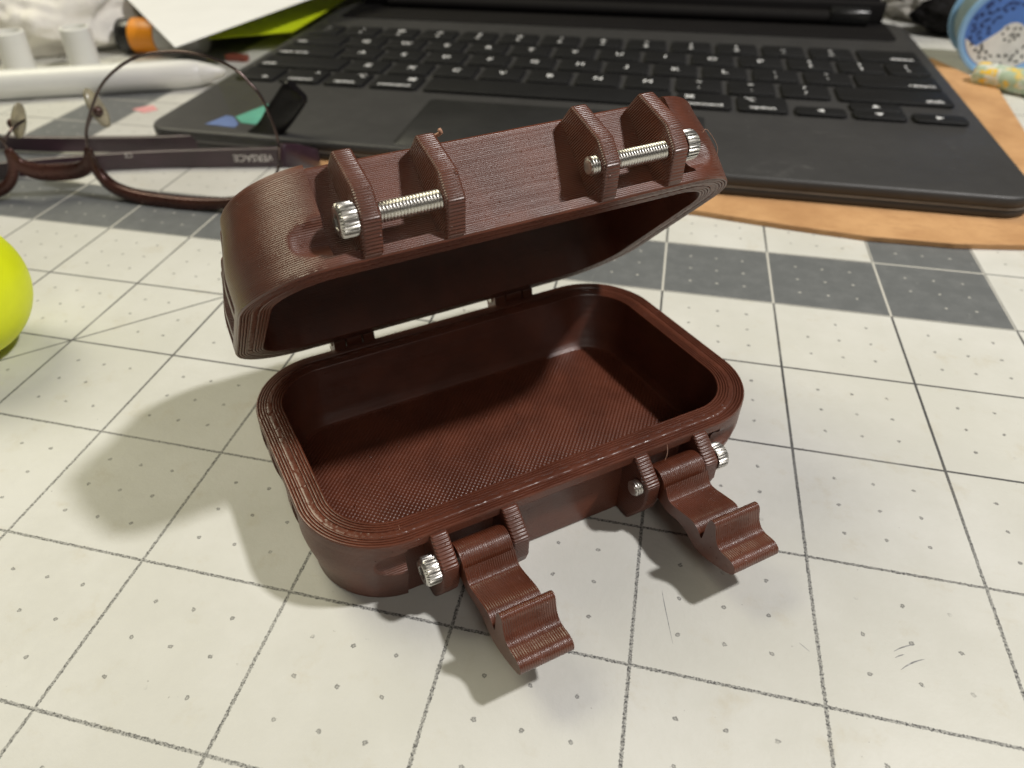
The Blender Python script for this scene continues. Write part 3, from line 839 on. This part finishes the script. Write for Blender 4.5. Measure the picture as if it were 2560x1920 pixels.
tag(lump('grey_cloth', (128, 408), (30, 24, 14), 8.4, GREYC, 0.20, 0.5), 'crumpled grey cloth behind the keyboard, near the blue spool', 'cloth')
tag(bm_obj('plastic_clip', prism(rrect(-203, -192, 262, 266, 1, 3), 0.02, 2.5, 'z', 0.4), REDP), 'small red-brown plastic clip on the mat left of the keyboard', 'clip')


# ------------------------------------------------------------------ orange and black glue stick
mk = empty('glue_stick', (-245, 268, 7.7), math.radians(4))
tag(mk, 'orange tube with black end and white cap, partly under the white paper', 'tube')
def mkx(prof): return place(lathe(prof, 36), ROTX)
mesh('black_end', *mkx([(0.5, -13.0), (6.8, -12.6), (7.4, -11.8), (7.4, -5.5)]), BLACKP, mk, smooth=True, sharp=40)
mesh('orange_body', *mkx([(7.45, -5.5), (7.6, -5.3), (7.6, 7.0), (7.4, 7.2)]), ORANGE, mk, smooth=True, sharp=40)
mesh('white_cap', *mkx([(7.0, 7.2), (7.2, 7.4), (7.2, 28.0), (6.6, 29.0), (0.5, 29.2)]), GREYW, mk, smooth=True, sharp=40)

# ------------------------------------------------------------------ papers
def sheet_paper(name, pts, th, mat, curl=0.0):
    a, b, c, d = [Vector(p) for p in pts]; n = 14; vs = []; fs = []
    for s_ in (0, 1):
        for i in range(n + 1):
            for j in range(n + 1):
                u, v = i / n, j / n
                p = a.lerp(b, u).lerp(d.lerp(c, u), v)
                p = p + Vector((0, 0, curl * (math.sin(PI * u) * math.sin(PI * v * 0.8)) + s_ * th)); vs.append(p)
    m = (n + 1) ** 2
    def id_(s_, i, j): return s_ * m + i * (n + 1) + j
    for i in range(n):
        for j in range(n):
            fs.append((id_(0, i, j), id_(0, i, j + 1), id_(0, i + 1, j + 1), id_(0, i + 1, j))); fs.append((id_(1, i, j), id_(1, i + 1, j), id_(1, i + 1, j + 1), id_(1, i, j + 1)))
    for i in range(n):
        for q in (0, n):
            fs.append((id_(0, i, q), id_(0, i + 1, q), id_(1, i + 1, q), id_(1, i, q))); fs.append((id_(0, q, i), id_(0, q, i + 1), id_(1, q, i + 1), id_(1, q, i)))
    return mesh(name, vs, fs, mat, smooth=True, sharp=50)
pc = Vector((-201.5, 224.5, 15.2)); e1 = Vector((-299 + 214.2, 324.9 - 243.5, 8)) * 1.0; e2 = Vector((-176.3 + 214.2, 346 - 243.5, 6))
tag(sheet_paper('paper_sheet', [pc, pc + e2 * 1.6, pc + e1 * 1.5 + e2 * 1.6, pc + e1 * 1.5], 0.15, PAPER, 1.5), 'blank white paper sheet with its corner pointing at the eyeglasses', 'paper')
na = Vector((-226, 271, 2.2)); nb_ = Vector((-178.0, 296, 6.6))
tag(sheet_paper('neon_card', [(-238, 268, 4.5), (-176.5, 282, 9.0), (-176.5, 420, 10.5), (-238, 420, 7.0)], 0.4, NEON_P, 0.8), 'neon yellow card beneath the white paper, beside the black keyboard', 'card')

# ------------------------------------------------------------------ neon ball
br_ = 15.2
bpy_b = bmesh.new(); bmesh.ops.create_uvsphere(bpy_b, u_segments=64, v_segments=40, radius=br_)
ball = bm_obj('neon_ball', bpy_b, NEON_B, None, (-144.6, 42.7, br_), smooth=True, sharp=180)
tag(ball, 'smooth neon yellow ball on the mat, cut by the left photo edge', 'ball')

# ------------------------------------------------------------------ thread spool
SPC = (123.0, 303.0, 17.4)
sp = empty('thread_spool', SPC, math.radians(-5))
tag(sp, 'blue thread spool with a printed blue and white end label, standing on its rim', 'thread spool')
ROTY = Matrix.Rotation(PI / 2, 4, 'X')        # lathe axis z -> -y
def spy(prof, seg=64): return place(lathe(prof, seg), ROTY)
mesh('front_flange', *spy([(0.5, -1.6), (16.9, -1.6), (17.4, -1.2), (17.4, 0.0), (17.0, 0.4), (15.6, 0.4), (15.3, 0.0), (0.5, 0.0)]), LBLUE, sp, smooth=True, sharp=35)
mesh('thread_winding', *spy([(0.5, -24.0), (15.4, -24.0), (15.4, -1.6), (0.5, -1.6)]), TEALG, sp, smooth=True, sharp=35)
mesh('back_flange', *spy([(0.5, -26.0), (17.0, -26.0), (17.4, -25.5), (17.4, -24.4), (17.0, -24.0), (0.5, -24.0)]), LBLUE, sp, smooth=True, sharp=35)
lab = mesh('blue_label', *spy([(0.3, 0.01), (15.0, 0.01), (15.0, 0.08), (0.3, 0.08)]), BLUE, sp)
wp = []
for k in range(25):
    a = math.radians(195 + 150 * k / 24); wp.append((14.6 * math.cos(a), 14.6 * math.sin(a)))
for k in range(9):
    a = math.radians(-8 + 196 * k / 8); wp.append((1.5 + 4.6 * math.cos(a), -1.5 + 4.6 * math.sin(a)) if 0 < k < 8 else ((13.0, -4.5) if k == 0 else (-9.5, -6.5)))
bm = prism(wp, -0.16, -0.09, 'y')
bm_obj('white_label', bm, LABELW, sp)
def print_marks(rings, name, mat, yoff, seed):
    rnd = random.Random(seed); vs = []; fs = []
    def quad(cx, cz, a, w, h):
        ux, uz = math.cos(a), math.sin(a); i = len(vs)
        for sx, sz in ((-1, -1), (1, -1), (1, 1), (-1, 1)): vs.append((cx + ux * sx * w / 2 - uz * sz * h / 2, yoff, cz + uz * sx * w / 2 + ux * sz * h / 2))
        fs.append((i, i + 1, i + 2, i + 3))
    for r, a0, a1, n, h, ox, oz in rings:
        for k in range(n):
            a = math.radians(a0 + (a1 - a0) * k / (n - 1))
            rj = r + rnd.uniform(-0.7, 0.7); a += rnd.uniform(-0.05, 0.05)
            cx, cz = ox + rj * math.cos(a), oz + rj * math.sin(a)
            for q in range(3):
                quad(cx + rnd.uniform(-.3, .3), cz + rnd.uniform(-.3, .3), a - PI / 2 + rnd.choice((0, PI / 2, 0.6, -0.6)), h * rnd.uniform(0.7, 1.1), 0.42)
    o = mesh(name, vs, fs, mat, sp); return o
print_marks([(12.8, 60, 205, 15, 2.4, 0, 0), (10.0, 70, 200, 11, 2.2, 0, 0), (7.4, 100, 195, 6, 1.8, 0, 0)], 'blue_lettering', INKB, -0.12, 4)
print_marks([(2.6, 0, 360, 9, 1.0, 1.5, -1.5), (0.8, 0, 300, 4, 0.8, 1.5, -1.5), (9.5, 215, 320, 9, 1.5, 0, 0), (12.2, 208, 330, 13, 1.5, 0, 0)], 'black_lettering', INKK, -0.20, 9)
# rolled floral fabric in front of it
fd = Vector((128.5 - 113, 281 - 291, 0)).normalized()
fl = empty('fabric_roll', Vector((112.5, 288.5, 4.6)) + fd * 20, math.atan2(fd.y, fd.x))
tag(fl, 'floral fabric roll with yellow flowers lying in front of the blue spool', 'fabric roll')
v = lathe([(0.5, -20.5), (3.6, -20.5), (4.4, -19.6), (4.6, -17), (4.45, -8), (4.6, 0), (4.4, 9), (4.6, 20), (4.4, 29.6), (0.5, 30)], 32)
mesh('rolled_cloth', *place(v, ROTX), FLORAL, fl, smooth=True, sharp=50)
